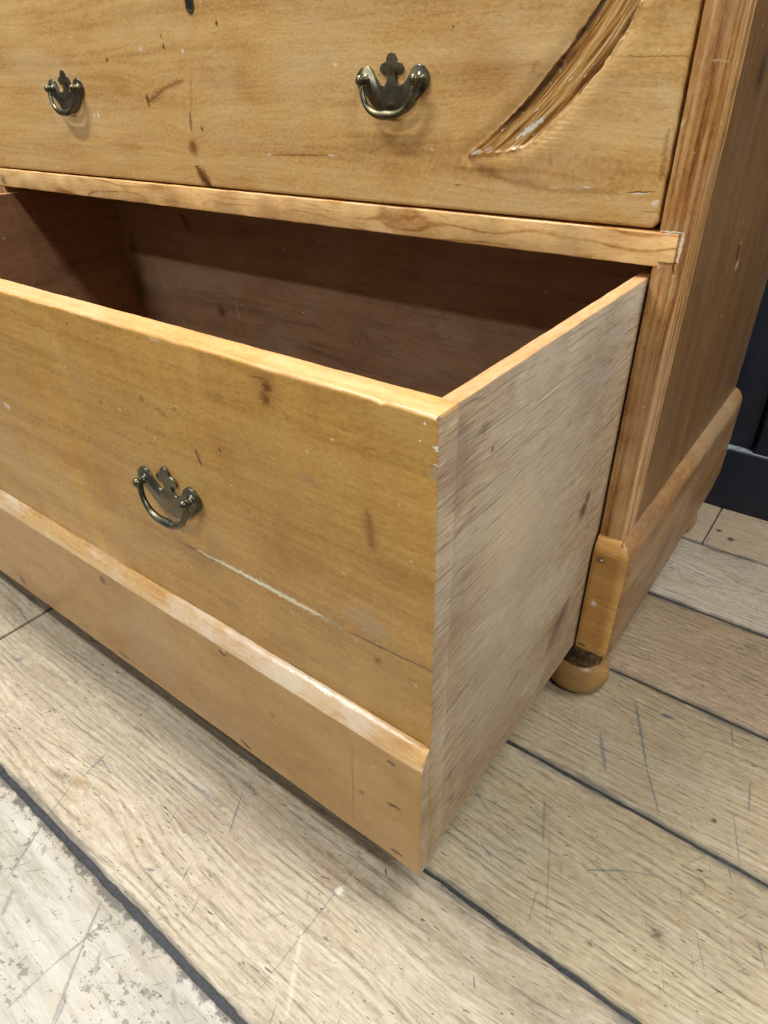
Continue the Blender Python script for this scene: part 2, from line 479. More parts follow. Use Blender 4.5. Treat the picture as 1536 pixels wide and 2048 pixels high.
PLI=[(0.4312,0.1793,0.4386,0.1796,0.00198,'3a2412',0.85,0.5,1),
      (0.4298,0.1301,0.4421,0.1321,0.00214,'3a2412',0.9,0.5,1),
      (0.4319,0.0711,0.4437,0.0726,0.00298,'3a2412',0.85,0.5,1),
      (0.2657,0.0716,0.2778,0.0678,0.00418,'3a2412',0.85,0.5,1),
      (0.0804,0.0712,0.1006,0.0718,0.00476,'3a2412',0.7,0.5,1),
      (0.264,0.1824,0.2721,0.1817,0.00291,'3a2412',0.8,0.5,1),
      (0.0986,0.178,0.1047,0.1755,0.00365,'3a2412',0.8,0.5,1),
      (-0.1131,0.0765,-0.103,0.0745,0.00503,'3a2412',0.8,0.5,1),
      (0.4008,0.1716,0.3958,0.0736,0.00097,'6b3710',0.45,0.8,0),
      (0.406,0.1211,0.4079,0.1203,0.00176,'3a2412',0.8,0.5,0),
      (0.3168,0.1435,0.3189,0.1426,0.00238,'6b3710',0.6,0.8,0),
      (-0.0663,0.0544,0.0785,0.172,0.00781,'6b3710',0.16,1,0),
      (0.13,0.1226,0.16,0.1205,0.02712,'8d8b86',0.2,1,0)]
SIDE=[(-0.0453,0.2744,-0.0477,0.2698,0.00454,'3a2412',0.75,0.5,1),
      (-0.0485,0.2664,-0.0546,0.2579,0.00533,'3a2412',0.8,0.5,1),
      (-0.0511,0.1616,-0.0809,0.1296,0.01868,'5a4440',0.5,1,0),
      (-0.0572,0.1572,-0.0762,0.1351,0.00837,'5a4440',0.5,0.9,0),
      (-0.2308,0.4112,-0.2324,0.4083,0.00327,'5a4440',0.5,0.9,0),
      (-0.2221,0.3933,-0.22,0.3939,0.00128,'3a2412',0.8,0.5,1),
      (-0.1153,0.3612,-0.1107,0.3666,0.00259,'3a2412',0.5,0.7,1),
      (-0.2529,0.3726,-0.2544,0.4217,0.01468,'5a4440',0.32,1,0),
      (-0.1794,0.3051,-0.1629,0.3271,0.0294,'c9b08a',0.45,1,0),
      (-0.1515,0.3404,-0.119,0.4075,0.05725,'b9b2a6',0.4,1,0),
      (-0.1898,0.2424,-0.1335,0.2678,0.03801,'b9b2a6',0.38,1,0),
      (-0.0599,0.4062,-0.0082,0.4207,0.01512,'b9b2a6',0.38,1,0),
      (-0.2096,0.3082,-0.2002,0.3292,0.02128,'c9b08a',0.2,1,0),
      (-0.255,0.2934,-0.2521,0.3289,0.02094,'5a4440',0.22,1,0),
      (-0.2085,0.1663,-0.1493,0.1894,0.03866,'b9b2a6',0.35,1,0),
      (-0.077,0.3832,-0.0615,0.3997,0.02752,'5a4440',0.25,1,0),
      (-0.2592,0.2176,-0.2314,0.2201,0.00179,'3a2412',0.5,0.7,1),
      (-0.2638,0.1868,-0.2455,0.1961,0.00219,'5a4440',0.4,0.8,1),
      (-0.259,0.3556,-0.2443,0.3616,0.00118,'5a4440',0.4,0.8,1),
      (-0.1669,0.1484,-0.1425,0.1553,0.00355,'5a4440',0.35,0.8,1),
      (-0.2518,0.1389,-0.2453,0.143,0.00258,'3a2412',0.5,0.7,1),
      (-0.2465,0.1074,-0.2423,0.1085,0.00272,'3a2412',0.5,0.7,1),
      (-0.2501,0.398,-0.2279,0.4009,0.00065,'e9e2d2',0.3,0.7,0),
      (-0.1632,0.4005,-0.1393,0.4014,0.00094,'e9e2d2',0.3,0.8,0)]
BLK=[(0.4657,0.1851,0.4713,0.1853,0.0026,'3a2412',0.7,0.5,1),
      (0.4681,0.185,0.4709,0.1851,0.00117,'e9e2d2',0.8,0.5,0),
      (0.4683,0.1331,0.4722,0.1338,0.00184,'e9e2d2',0.8,0.5,1),
      (0.4625,0.0773,0.4705,0.077,0.0025,'3a2412',0.8,0.5,1)]
STI=[(0.461,0.4661,0.4766,0.4663,0.0008,'e9e2d2',0.8,0.5,0),
      (0.4762,0.4663,0.4763,0.4468,0.00148,'e9e2d2',0.85,0.5,0),
      (0.4628,0.4472,0.4646,0.442,0.00148,'e9e2d2',0.85,0.4,0),
      (0.463,0.4483,0.4764,0.4462,0.00099,'3a2412',0.9,0.4,1),
      (0.4734,0.4458,0.4759,0.4394,0.00098,'3a2412',0.8,0.5,1),
      (0.4749,0.4375,0.4776,0.4379,0.00082,'c9b08a',0.8,0.5,0),
      (0.4658,0.3863,0.4653,0.3831,0.00054,'3a2412',0.8,0.5,0),
      (0.471,0.5625,0.4813,0.5617,0.00071,'c9b08a',0.6,0.7,0),
      (0.477,0.4215,0.4781,0.4356,0.00265,'c9b08a',0.3,1,0)]
CSD=[(0.0913,0.5479,0.0914,0.5627,0.00676,'3a2412',0.7,0.7,1),
      (0.1843,0.4137,0.1749,0.4282,0.00531,'3a2412',0.7,0.6,1),
      (0.1903,0.4068,0.1919,0.4087,0.00478,'e9e2d2',0.7,0.5,0),
      (0.1783,0.4284,0.1852,0.4288,0.0016,'e9e2d2',0.5,0.5,0)]
INS=[(-0.2258,0.2618,-0.2211,0.2571,0.00738,'3a2412',0.8,0.8,0),
      (-0.2812,0.3948,-0.2675,0.3786,0.00938,'3a2412',0.6,0.8,0),
      (0.1812,0.3054,0.2235,0.2978,0.01931,'b9b2a6',0.12,1,0),
      (-0.4115,0.283,-0.3482,0.2712,0.02543,'b9b2a6',0.12,1,0),
      (-0.4226,0.3534,-0.4359,0.2371,0.01615,'3a2412',0.5,1,0),
      (-0.1877,0.283,-0.1831,0.2532,0.00244,'b9b2a6',0.3,0.8,0),
      (-0.0948,0.2681,-0.0165,0.2707,0.00113,'3a2412',0.4,0.7,0),
      (0.0367,0.2558,0.1367,0.2518,0.00144,'3a2412',0.3,0.8,0)]
FLO=[(0.5247,0.025,0.5602,-0.0468,0.00174,'55606a',0.75,0.7,1),
      (0.5602,-0.0468,0.585,-0.0875,0.00144,'55606a',0.6,0.8,1),
      (0.5094,-0.0353,0.5297,-0.0729,0.00225,'55606a',0.6,0.8,1),
      (0.5511,0.0246,0.5639,0.026,0.0028,'55606a',0.8,0.6,1),
      (0.4956,-0.135,0.5118,-0.1723,0.00152,'55606a',0.5,0.9,0),
      (0.5518,-0.174,0.5783,-0.1552,0.00103,'55606a',0.7,0.7,1),
      (0.5783,-0.1552,0.607,-0.1413,0.00089,'55606a',0.5,0.7,0),
      (0.5125,-0.1595,0.5433,-0.2332,0.00061,'55606a',0.5,0.7,0),
      (0.5253,-0.2101,0.5313,-0.2429,0.00059,'55606a',0.6,0.6,0),
      (0.6142,-0.1883,0.6171,-0.1888,0.00296,'3a2412',0.75,0.6,1),
      (0.5753,-0.2251,0.5771,-0.2255,0.00187,'6b3710',0.8,0.6,0),
      (0.6437,-0.0067,0.6496,-0.0406,0.00104,'55606a',0.6,0.7,0),
      (0.6394,-0.0509,0.6545,-0.0949,0.00085,'55606a',0.6,0.7,0),
      (0.5148,-0.2976,0.5203,-0.3042,0.00075,'55606a',0.85,0.5,1),
      (0.6385,-0.1678,0.6535,-0.1967,0.00077,'55606a',0.5,0.8,0),
      (0.6777,-0.146,0.6881,-0.1652,0.001,'55606a',0.55,0.8,0),
      (0.6142,0.0485,0.6213,0.0258,0.00117,'55606a',0.55,0.8,0),
      (0.6249,-0.0661,0.628,-0.065,0.00204,'3a2412',0.8,0.5,1),
      (0.3933,-0.2816,0.3916,-0.4053,0.00062,'55606a',0.65,0.5,1),
      (0.3897,-0.35,0.4205,-0.3995,0.00228,'e9e2d2',0.28,0.9,0),
      (0.3943,-0.3114,0.3952,-0.3073,0.00291,'e9e2d2',0.9,0.4,0),
      (0.4137,-0.2724,0.4193,-0.2771,0.00081,'3a2412',0.85,0.5,0),
      (0.2635,-0.2973,0.2829,-0.3308,0.00098,'55606a',0.7,0.6,1),
      (0.1181,-0.3466,0.1228,-0.3725,0.00161,'55606a',0.6,0.7,0),
      (0.1217,-0.3547,0.1424,-0.3576,0.00107,'55606a',0.7,0.6,0),
      (0.1956,-0.3197,0.259,-0.3156,0.00268,'55606a',0.4,1,0),
      (0.2478,-0.3947,0.2555,-0.3906,0.00126,'55606a',0.7,0.6,0),
      (0.2698,-0.3828,0.2696,-0.4105,0.00096,'55606a',0.4,0.8,0),
      (0.2982,-0.4024,0.3024,-0.4017,0.00119,'55606a',0.8,0.5,0),
      (-0.0825,-0.3365,-0.0758,-0.3298,0.00424,'55606a',0.5,0.9,0),
      (0.1426,-0.4405,0.1205,-0.3829,0.00084,'55606a',0.5,0.7,0),
      (0.4299,-0.1585,0.4668,-0.1812,0.00172,'55606a',0.35,1,0),
      (0.4669,-0.204,0.4843,-0.213,0.00112,'55606a',0.4,0.9,0),
      (0.6078,-0.0727,0.6133,-0.0861,0.00085,'55606a',0.4,0.9,0),
      (0.5147,0.4015,0.5177,0.4005,0.00379,'3a2412',0.9,0.5,0),
      (0.5326,0.3886,0.537,0.3872,0.00434,'3a2412',0.9,0.5,0),
      (0.5105,0.3513,0.5089,0.3809,0.00098,'55606a',0.7,0.5,1),
      (0.3794,0.3547,0.4124,0.3301,0.00302,'55606a',0.2,1,0),
      (0.599,0.1795,0.6155,0.1767,0.00625,'55606a',0.4,1,0),
      (0.6051,0.1278,0.6224,0.1297,0.00403,'55606a',0.4,1,0)]
PAL=[(0.241,-0.4324,0.2572,-0.4589,0.00135,'8d8b86',0.8,0.6,1),
      (0.2572,-0.4589,0.2867,-0.5023,0.00145,'8d8b86',0.8,0.6,1),
      (0.2586,-0.4343,0.252,-0.484,0.00115,'8d8b86',0.8,0.6,1),
      (0.252,-0.484,0.2511,-0.5185,0.00107,'8d8b86',0.7,0.6,1),
      (0.138,-0.4271,0.159,-0.469,0.00154,'8d8b86',0.8,0.6,1),
      (0.162,-0.4511,0.1471,-0.4699,0.00097,'8d8b86',0.6,0.7,0),
      (0.1723,-0.472,0.1849,-0.4869,0.00267,'8d8b86',0.7,0.7,1),
      (0.3401,-0.4374,0.3492,-0.4423,0.00249,'8d8b86',0.6,0.6,0),
      (0.2856,-0.4269,0.3041,-0.4309,0.00068,'8d8b86',0.5,0.8,0),
      (0.1579,-0.4349,0.1643,-0.4413,0.00233,'8d8b86',0.6,0.7,0),
      (0.274,-0.4552,0.2845,-0.4663,0.00173,'55606a',0.5,0.8,0),
      (0.281,-0.4888,0.2887,-0.5012,0.00159,'55606a',0.5,0.8,0)]

# ------------------------------------------------------------------ materials
M = {}
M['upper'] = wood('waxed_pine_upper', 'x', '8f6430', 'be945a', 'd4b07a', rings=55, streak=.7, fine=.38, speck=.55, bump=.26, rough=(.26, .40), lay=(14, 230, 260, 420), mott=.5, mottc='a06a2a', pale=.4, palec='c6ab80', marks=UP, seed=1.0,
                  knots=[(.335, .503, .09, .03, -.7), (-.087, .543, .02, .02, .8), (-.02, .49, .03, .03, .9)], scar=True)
M['lower'] = wood('waxed_pine_lower', 'x', '76501f', 'a87d3f', 'c09858', rings=50, streak=.6, fine=.38, speck=.55, bump=.26, rough=(.26, .40), lay=(14, 230, 260, 420), mott=.55, mottc='8c5c24', pale=.35, palec='b2965f', marks=[(a, b - .8 * .2764, c, d - .8 * .2764, *r) for (a, b, c, d, *r) in LOW], seed=4.0,
                  knots=[(.35, .4234 - .221, .02, .015, .9)])
M['plinth'] = wood('waxed_pine_plinth', 'x', '80562a', 'aa7f48', 'c09a66', rings=30, streak=.6, fine=.4, speck=.55, mott=.55, mottc='916638', pale=.4, palec='b99b6e', marks=[(a, b - .8 * .2869, c, d - .8 * .2869, *r) for (a, b, c, d, *r) in PLI], seed=8.0, rough=(.20, .34))
M['toplip'] = wood('bare_pine_edge', 'x', 'b98444', 'dcb274', 'ecd3a0', rings=70, streak=.9, fine=.5, mott=.3, mottc='c4893e', pale=.4, palec='ead9b8', seed=12.0, pore=.15)
M['sidelip'] = wood('bare_pine_side_edge', 'y', 'b07c50', 'd6a878', 'e8cda4', rings=90, streak=.9, fine=.6, mott=.3, mottc='b98456', seed=14.0, pore=.2)
M['lip'] = wood('worn_highlit_plinth_edge', 'x', 'a06c34', 'd0a468', 'e6cb9c', rings=60, streak=.8, fine=.5, mott=.4, mottc='b98040', pale=.6, palec='ece2d0', seed=10.0, rough=(.12, .28), pore=.3, spec=.9)  # worn pale wood, whitened further to paint in the chamfer highlight
M['side'] = wood('raw_pine_side', 'y', '6d5846', 'a38e74', 'bfae94', rings=40, streak=.35, fine=.45, mott=.6, mottc='8a705a', pale=.75, palec='bdb2a0', rough=(.5, .65), bump=.35, marks=[(a, b + .8 * .4585, c, d + .8 * .4585, *r) for (a, b, c, d, *r) in SIDE], seed=16.0, saw=.7, spec=.3, lay=(30, 330, 110, 420), speck=.55)
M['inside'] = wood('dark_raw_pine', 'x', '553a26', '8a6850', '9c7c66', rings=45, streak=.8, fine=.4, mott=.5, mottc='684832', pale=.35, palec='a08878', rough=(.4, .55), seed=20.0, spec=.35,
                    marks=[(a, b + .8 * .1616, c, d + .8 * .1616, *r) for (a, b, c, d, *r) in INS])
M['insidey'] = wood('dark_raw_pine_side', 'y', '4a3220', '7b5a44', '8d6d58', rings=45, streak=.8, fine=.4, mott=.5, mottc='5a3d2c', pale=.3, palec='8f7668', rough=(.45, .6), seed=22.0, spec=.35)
M['rail'] = wood('figured_pine_rail', 'x', '96622a', 'cba268', 'e0c08e', rings=60, streak=.4, fine=.35, fig=.33, figf=70, figa=4.0, mott=.35, mottc='b27c3c', pale=.35, palec='d2b78e', seed=25.0,
                  marks=[(-.215, .4450, -.2145, .4520, .0006, 'e9e2d2', .7, .5, 0), (-.4560, .4460, -.4520, .4530, .0045, '4a3026', .8, .6, 0)])
M['stile'] = wood('orange_pine_stile', 'z', '743f10', 'b07f48', 'd0ab7c', rings=210, warp=.006, streak=1.9, fine=.5, mott=.4, mottc='9c6022', pale=.4, palec='bfa283', marks=[(b, a, d, c, *r) for (a, b, c, d, *r) in STI], seed=28.0)
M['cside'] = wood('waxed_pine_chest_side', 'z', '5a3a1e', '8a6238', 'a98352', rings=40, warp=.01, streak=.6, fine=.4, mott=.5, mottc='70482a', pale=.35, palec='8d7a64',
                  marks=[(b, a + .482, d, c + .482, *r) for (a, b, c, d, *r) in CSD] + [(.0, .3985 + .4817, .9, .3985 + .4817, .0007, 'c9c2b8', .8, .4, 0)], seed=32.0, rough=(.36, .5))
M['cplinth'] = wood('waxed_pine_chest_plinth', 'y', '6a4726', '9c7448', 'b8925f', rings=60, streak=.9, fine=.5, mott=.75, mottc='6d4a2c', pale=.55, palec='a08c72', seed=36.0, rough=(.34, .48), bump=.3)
M['block'] = wood('waxed_pine_block', 'x', '8a5a22', 'b2813e', 'c69a5a', rings=60, streak=.7, fine=.4, mott=.5, mottc='8d6430', pale=.3, palec='bb9c70', marks=[(a, b - .0048, c, d - .0048, *r) for (a, b, c, d, *r) in BLK], seed=38.0)
M['foot'] = wood('turned_pine_foot', 'x', '7a5528', 'a47e48', 'b8965f', rings=60, streak=.7, fine=.4, mott=.6, mottc='6f5434', pale=.6, palec='948b7a', seed=41.0, rough=(.3, .45))
M['neck'] = plain('dirty_dark_neck', '2f2419', .45, '7a5a34', 150, .8, lo=.42, hi=.62)
M['bronze'] = plain('antique_brass', '5c5c52', .27, '7c7456', 130, .12, metal=.9, lo=.35, hi=.7)
M['bronze_plate'] = plain('antique_brass_plate', '66645a', .30, '857b5c', 90, .12, metal=.85, lo=.35, hi=.7)
M['hole'] = plain('keyhole_dark', '0c0a08', .8)
M['lock'] = plain('green_brass_lock', '5d7a5c', .45, '6b6a44', 200, .1, metal=.4)
M['navy'] = plain('dark_navy_paint', '1a1f2a', .42, '1e2430', 30, .1)
M['dust'] = plain('dusty_ledge', '8e989b', .8, '5f686e', 160, .3)
M['subfloor'] = plain('dark_floor_gap', '15171a', .55, '30343a', 240, .6)

# ------------------------------------------------------------------ mesh helpers
CB = Vector((0.0, 0.2, 0.0))          # base of the chest


def tag(o, label=None, cat=None, group=None, kind=None):
    for k, v in (('label', label), ('category', cat), ('group', group), ('kind', kind)):
        if v:
            o[k] = v
    return o


def empty(name, loc):
    o = bpy.data.objects.new(name, None)
    o.empty_display_size = .05
    S.collection.objects.link(o)
    o.location = loc
    return o


def obj(name, vs, fs, mats, parent=None, org=Vector((0, 0, 0)), matf=None, ang=38, smooth=True):
    me = bpy.data.meshes.new(name)
    me.from_pydata([tuple(Vector(v) - org) for v in vs], [], fs)
    if not isinstance(mats, (list, tuple)):
        mats = [mats]
    for q in mats:
        me.materials.append(M[q])
    bm = bmesh.new()
    bm.from_mesh(me)
    bmesh.ops.recalc_face_normals(bm, faces=bm.faces)
    if matf:
        for f in bm.faces:
            f.material_index = matf(f.normal, f.calc_center_median() + org)
    bm.to_mesh(me)
    bm.free()
    if smooth:
        me.shade_smooth()
        me.set_sharp_from_angle(angle=R(ang))
    o = bpy.data.objects.new(name, me)
    S.collection.objects.link(o)
    if parent:
        o.parent = parent
    return o


def rrect(a0, a1, b0, b1, r=.001, seg=3, rs=None):
    """rounded rectangle, counter-clockwise; rs = radii at (a0,b0) (a1,b0) (a1,b1) (a0,b1)"""
    rs = rs or (r, r, r, r)
    pts = []
    for (cx, cy, sx, sy, a, q) in ((a0, b0, 1, 1, 180, rs[0]), (a1, b0, -1, 1, 270, rs[1]), (a1, b1, -1, -1, 0, rs[2]), (a0, b1, 1, -1, 90, rs[3])):
        for i in range(seg + 1):
            th = R(a + 90 * i / seg)
            pts.append((cx + sx * q + q * math.cos(th), cy + sy * q + q * math.sin(th)))
    return pts


def nz(x, y=0.0, z=0.0):
    return mnoise.noise(Vector((x, y, z)))


def sweep(prof, axis, ts, jit=.0003, jf=60, seed=0.0, bev=.0012, mod=None):
    """closed profile carried along an axis, with worn, slightly uneven edges and eased ends"""
    cx = sum(p[0] for p in prof) / len(prof)
    cy = sum(p[1] for p in prof) / len(prof)
    st = [(ts[0], bev)] + [(t, 0) for t in [ts[0] + bev] + list(ts[1:-1]) + [ts[-1] - bev]] + [(ts[-1], bev)]
    vs, fs = [], []
    m = len(prof)
    for t, sh in st:
        for i, (a, b) in enumerate(prof):
            if sh:
                a += max(-sh, min(sh, cx - a))
                b += max(-sh, min(sh, cy - b))
            if jit:
                a += jit * nz(t * jf, i * .35 + seed, 1.7) + jit * .5 * nz(t * jf * 4, i * .9 + seed, 7.7)
                b += jit * nz(t * jf, i * .35 + seed, 4.1) + jit * .5 * nz(t * jf * 4, i * .9 + seed, 9.1)
            if mod:
                a, b = mod(t, a, b)
            vs.append({'x': (t, a, b), 'y': (a, t, b), 'z': (a, b, t)}[axis])
    for k in range(len(st) - 1):
        for i in range(m):
            j = (i + 1) % m
            fs.append((k * m + i, k * m + j, (k + 1) * m + j, (k + 1) * m + i))
    fs.append(tuple(range(m - 1, -1, -1)))
    fs.append(tuple((len(st) - 1) * m + i for i in range(m)))
    return vs, fs


def span(a, b, step):
    n = max(1, int(round((b - a) / step)))
    return [a + (b - a) * i / n for i in range(n + 1)]


def lathe(prof, n=40, axis='z', c=(0, 0, 0)):
    vs, fs = [], []
    for (h, r) in prof:
        for i in range(n):
            a = 2 * math.pi * i / n
            p, q = r * math.cos(a), r * math.sin(a)
            vs.append((c[0] + p, c[1] + q, c[2] + h) if axis == 'z' else (c[0] + p, c[1] - h, c[2] + q))
    for k in range(len(prof) - 1):
        for i in range(n):
            j = (i + 1) % n
            fs.append((k * n + i, k * n + j, (k + 1) * n + j, (k + 1) * n + i))
    fs.append(tuple(range(n)))
    fs.append(tuple((len(prof) - 1) * n + i for i in range(n)))
    return vs, fs


# ------------------------------------------------------------------ floor: boards laid side by side over a dark bed
floor = obj('floor', [(-2.2, -2.4, -.0026), (2.4, -2.4, -.0026), (2.4, .60, -.0026), (-2.2, .60, -.0026)], [(0, 1, 2, 3)], 'subfloor', smooth=False)
tag(floor, kind='structure')


def plank(x0, x1, y0, y1, mat, wear, seed, fine):
    step = .006 if fine else .05
    prof = rrect(y0, y1, -.011, 0.0, rs=(.001, .001, .0016, .0016), seg=2)

    def mod(t, a, b):
        e = 1.0 if abs(a - y0) < .004 else (1.0 if abs(a - y1) < .004 else 0.0)
        if e:
            k = wear * (nz(t * 45, seed, 2.0 if a - y0 < .004 else 5.0) + .6 * nz(t * 170, seed, 3.0))
            a += -k if a - y0 < .004 else k
            b -= .0006 * max(0, nz(t * 60, seed, 8.0)) if b > -.004 else 0
        return a, b
    vs, fs = sweep(prof, 'x', span(x0, x1, step), jit=.00005, seed=seed, bev=.0012, mod=mod)
    return obj('plank', vs, fs, mat, floor)


def near(rows, y0, y1):
    return [r for r in rows if y0 <= (r[1] + r[3]) / 2 <= y1]


ROWS = [(.3535, .500, .0010), (.2104, .3523, .0016), (.0562, .2066, .0018), (-.0970, .0533, .0016), (-.2522, -.0998, .0018), (-.4183, -.2553, .0026)]
TONES = [('836f5c', 'ae9880', 'c8b8a2'), ('85786a', 'b2a493', 'ccc2b4'), ('78674f', 'a59078', 'c2b09a'), ('7d6c54', 'ad9a7c', 'c9b89a'), ('7f6e55', 'b29f7e', 'cebf9d'), ('817460', 'b3a68c', 'cfc5b0')]
for i, ((y0, y1, gp), tn) in enumerate(zip(ROWS, TONES)):
    M['plank%d' % i] = plank_mat('worn_floorboard_%d' % i, 3.7 * i + 1, *tn, marks=near(FLO, y0, y1), edge=(y0, y1))
    wear = .0007 if i < 5 else .0010
    if i == 0:
        cuts = [-2.0, -.6, .5045, 2.2]
    elif i == 5:
        cuts = [-2.0, -.1335, 2.2]
    else:
        cuts = [-2.0, -.9 + .2 * i, 1.35 + .1 * i, 2.2]
    for k in range(len(cuts) - 1):
        a, b = cuts[k] + (.0009 if i != 5 else .0022), cuts[k + 1] - .0006
        plank(a, b, y0, y1, 'plank%d' % i, wear, i * 5.1 + k, b > -.4 and a < 1.0)
M['painted'] = painted_mat('flaking_pale_paint', PAL)
plank(-2.0, 2.2, -.580, -.4238, 'painted', .0016, 33.0, True)
y = -.5835
for i in range(12):
    y1 = y
    y0 = y - .150
    cut = random.uniform(-.9, 1.2)
    for a, b in ((-2.0, cut), (cut + .003, 2.2)):
        plank(a, b, y0, y1, 'plank%d' % (i % 6), .0006, 50 + i, False)
    y = y0 - .003

# ------------------------------------------------------------------ wall behind: navy boarding over a skirting
wall = obj('wall', [(-1.6, .500, 0), (2.2, .500, 0), (2.2, .500, 1.7), (-1.6, .500, 1.7), (-1.6, .52, 0), (2.2, .52, 0), (2.2, .52, 1.7), (-1.6, .52, 1.7)],
           [(0, 1, 2, 3), (7, 6, 5, 4), (0, 4, 5, 1), (2, 6, 7, 3), (1, 5, 6, 2), (0, 3, 7, 4)], 'navy', smooth=False)
tag(wall, kind='structure')
obj('skirting_board', *sweep(rrect(.465, .4995, .0005, .0965, rs=(.0005, .0005, .0005, .002)), 'x', span(-1.6, 2.2, .05), jit=.0001), 'navy', wall)
obj('skirting_ledge', *sweep(rrect(.466, .4995, .0966, .0978, r=.0004), 'x', span(-1.6, 2.2, .05), jit=.0001), 'dust', wall)
obj('wall_panel', *sweep(rrect(-1.6, .5165, .480, .4995, rs=(.001, .002, .001, .001)), 'z', span(.0982, 1.7, .2), jit=.0), 'navy', wall)
obj('wall_batten', *sweep(rrect(.5215, .66, .4685, .4995, rs=(.003, .003, .001, .001)), 'z', span(.0982, 1.7, .2), jit=.0), 'navy', wall)
obj('wall_panel', *sweep(rrect(.665, 2.2, .480, .4995, rs=(.001, .002, .001, .001)), 'z', span(.0982, 1.7, .2), jit=.0), 'navy', wall)

# ------------------------------------------------------------------ chest of drawers
A, Bx, D = .460, .482, .415
ZR0, ZR1, ZCP, ZCC, ZCB = .4427, .4653, .2090, .1985, .0725
TOP = .95
chest = empty('chest_of_drawers', CB)
tag(chest, 'waxed honey pine chest of drawers with its bottom drawer pulled open', 'chest of drawers')


def part(name, geo, mats, parent=chest, **k):
    return obj(name, geo[0], geo[1], mats, parent, CB, **k)


for sx in (1, -1):
    pr = rrect(*sorted((sx * .4602, sx * Bx)), 0.0, .030, r=.0012) if sx < 0 else rrect(.4602, Bx, 0.0, .030, rs=(.0008, .0022, .0005, .0005))
    part('stile', sweep(pr, 'z', span(.15, TOP, .006), jit=.00035, jf=45, seed=3 + sx), 'stile')
    pr = rrect(*sorted((sx * .462, sx * .4817)), .0302, D, rs=(.0005, .0005, .0015, .0005))
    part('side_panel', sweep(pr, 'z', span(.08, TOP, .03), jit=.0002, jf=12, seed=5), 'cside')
part('back_panel', sweep(rrect(-.4615, .4615, D - .012, D - .002, r=.0005), 'z', [.08, TOP]), 'inside')
part('top_board', sweep(rrect(-.02, D + .005, TOP + .0005, TOP + .022, r=.004), 'x', span(-.50, .50, .05)), 'upper')
part('dust_board', sweep(rrect(.0215, .400, .4500, .4580, r=.0005), 'x', [-.4615, 0, .4615]), 'inside')


def railmod(t, a, b):
    if t > .4641:
        b = max(b, .4466)
    return a, b


part('rail', sweep(rrect(-.0009, .021, ZR0, ZR1, rs=(.0012, .0005, .0005, .0014)), 'x', span(-.474, .4640, .006) + [.4642, .468, .4740], jit=.0004, jf=40, seed=2, bev=.0005, mod=railmod), 'rail')
part('rail', sweep(rrect(-.0009, .021, .6620, .6840, r=.0012), 'x', span(-.474, .474, .02), jit=.0004, jf=40, seed=9), 'rail')

# skirting of the chest: returns round the front corner, chamfered on top
inner = [((.4606 + (Bx - .4606) * i / 8, 0.0), (0, -1), .0100) for i in range(9)]
for i in range(1, 8):
    th = R(90 * i / 8)
    k = i / 8
    inner.append(((Bx, 0.0), (math.sin(th), -math.cos(th)), .0100 + (.0122 - .0100) * k))
inner += [((Bx, yy), (1, 0), .0122) for yy in span(0.0, D, .006)]
pv, pf = [], []
zp = [(0.0, ZCP), (.18, ZCP - .0008), (.55, ZCP - .0035), (.86, ZCC + .0016), (.97, ZCC - .0012), (1.0, ZCC - .005), (1.0, .16), (1.0, .12), (1.0, ZCB + .006), (.96, ZCB + .002), (.80, ZCB + .0003), (.5, ZCB), (-.5, ZCB), (-.5, ZCP - .001)]
for s, ((px, py), (nx, ny), om) in enumerate(inner):
    lowcut = 0.0
    if py > .372:
        lowcut = (py - .372) / (D - .372) * .014
    first = .0012 if s == 0 else (.0014 if s == len(inner) - 1 else 0)
    for i, (o_, z_) in enumerate(zp):
        oo = o_ * om + .0007 * nz(s * .23, i * .3, 1.0) * (1 if o_ > .1 else 0) + .0004 * nz(s * .9, i * .7, 4.0)
        if first and o_ > .3:
            oo -= first
        zz = z_ + .0007 * nz(s * .21, i * .3, 7.0)
        if z_ < ZCB + .03:
            zz += lowcut
        pv.append((px + nx * oo, py + ny * oo, zz))
mm = len(zp)
for s in range(len(inner) - 1):
    for i in range(mm):
        j = (i + 1) % mm
        pf.append((s * mm + i, s * mm + j, (s + 1) * mm + j, (s + 1) * mm + i))
pf.append(tuple(range(mm)))
pf.append(tuple((len(inner) - 1) * mm + i for i in range(mm)))
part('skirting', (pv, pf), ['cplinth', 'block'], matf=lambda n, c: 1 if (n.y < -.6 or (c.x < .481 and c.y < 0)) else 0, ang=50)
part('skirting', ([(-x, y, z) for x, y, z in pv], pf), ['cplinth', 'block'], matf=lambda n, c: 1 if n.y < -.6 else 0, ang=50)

foot_prof = [(0, .0265), (.0015, .0292), (.005, .0318), (.010, .0334), (.016, .0336), (.022, .0326), (.027, .0306), (.031, .0278), (.034, .0245), (.036, .0200)]
for fx, fy, fs_ in ((.458, .025, 1.0), (.456, .380, .9), (-.458, .025, 1.0), (-.456, .380, .9)):
    vs, fs = lathe([(q, r_ * fs_) for q, r_ in foot_prof], 48, c=(fx, fy, 0))
    vs = [(x + .0006 * nz(x * 60, y * 60, z * 60), y + .0006 * nz(x * 60, y * 60, 9 + z * 60), z) for x, y, z in vs]
    f = part('bun_foot', (vs, fs), 'foot', ang=60)
    nv, nf = lathe([(.0335, .0228), (.040, .0236), (.050, .0228), (.062, .0240), (.0735, .0240)], 28, c=(fx, fy, 0))
    nv = [(x + .0022 * nz(x * 190, y * 190, z * 190), y + .0022 * nz(x * 190, y * 190, 5 + z * 190), z) for x, y, z in nv]
    part('foot_neck', (nv, nf), 'neck', parent=f, ang=60)


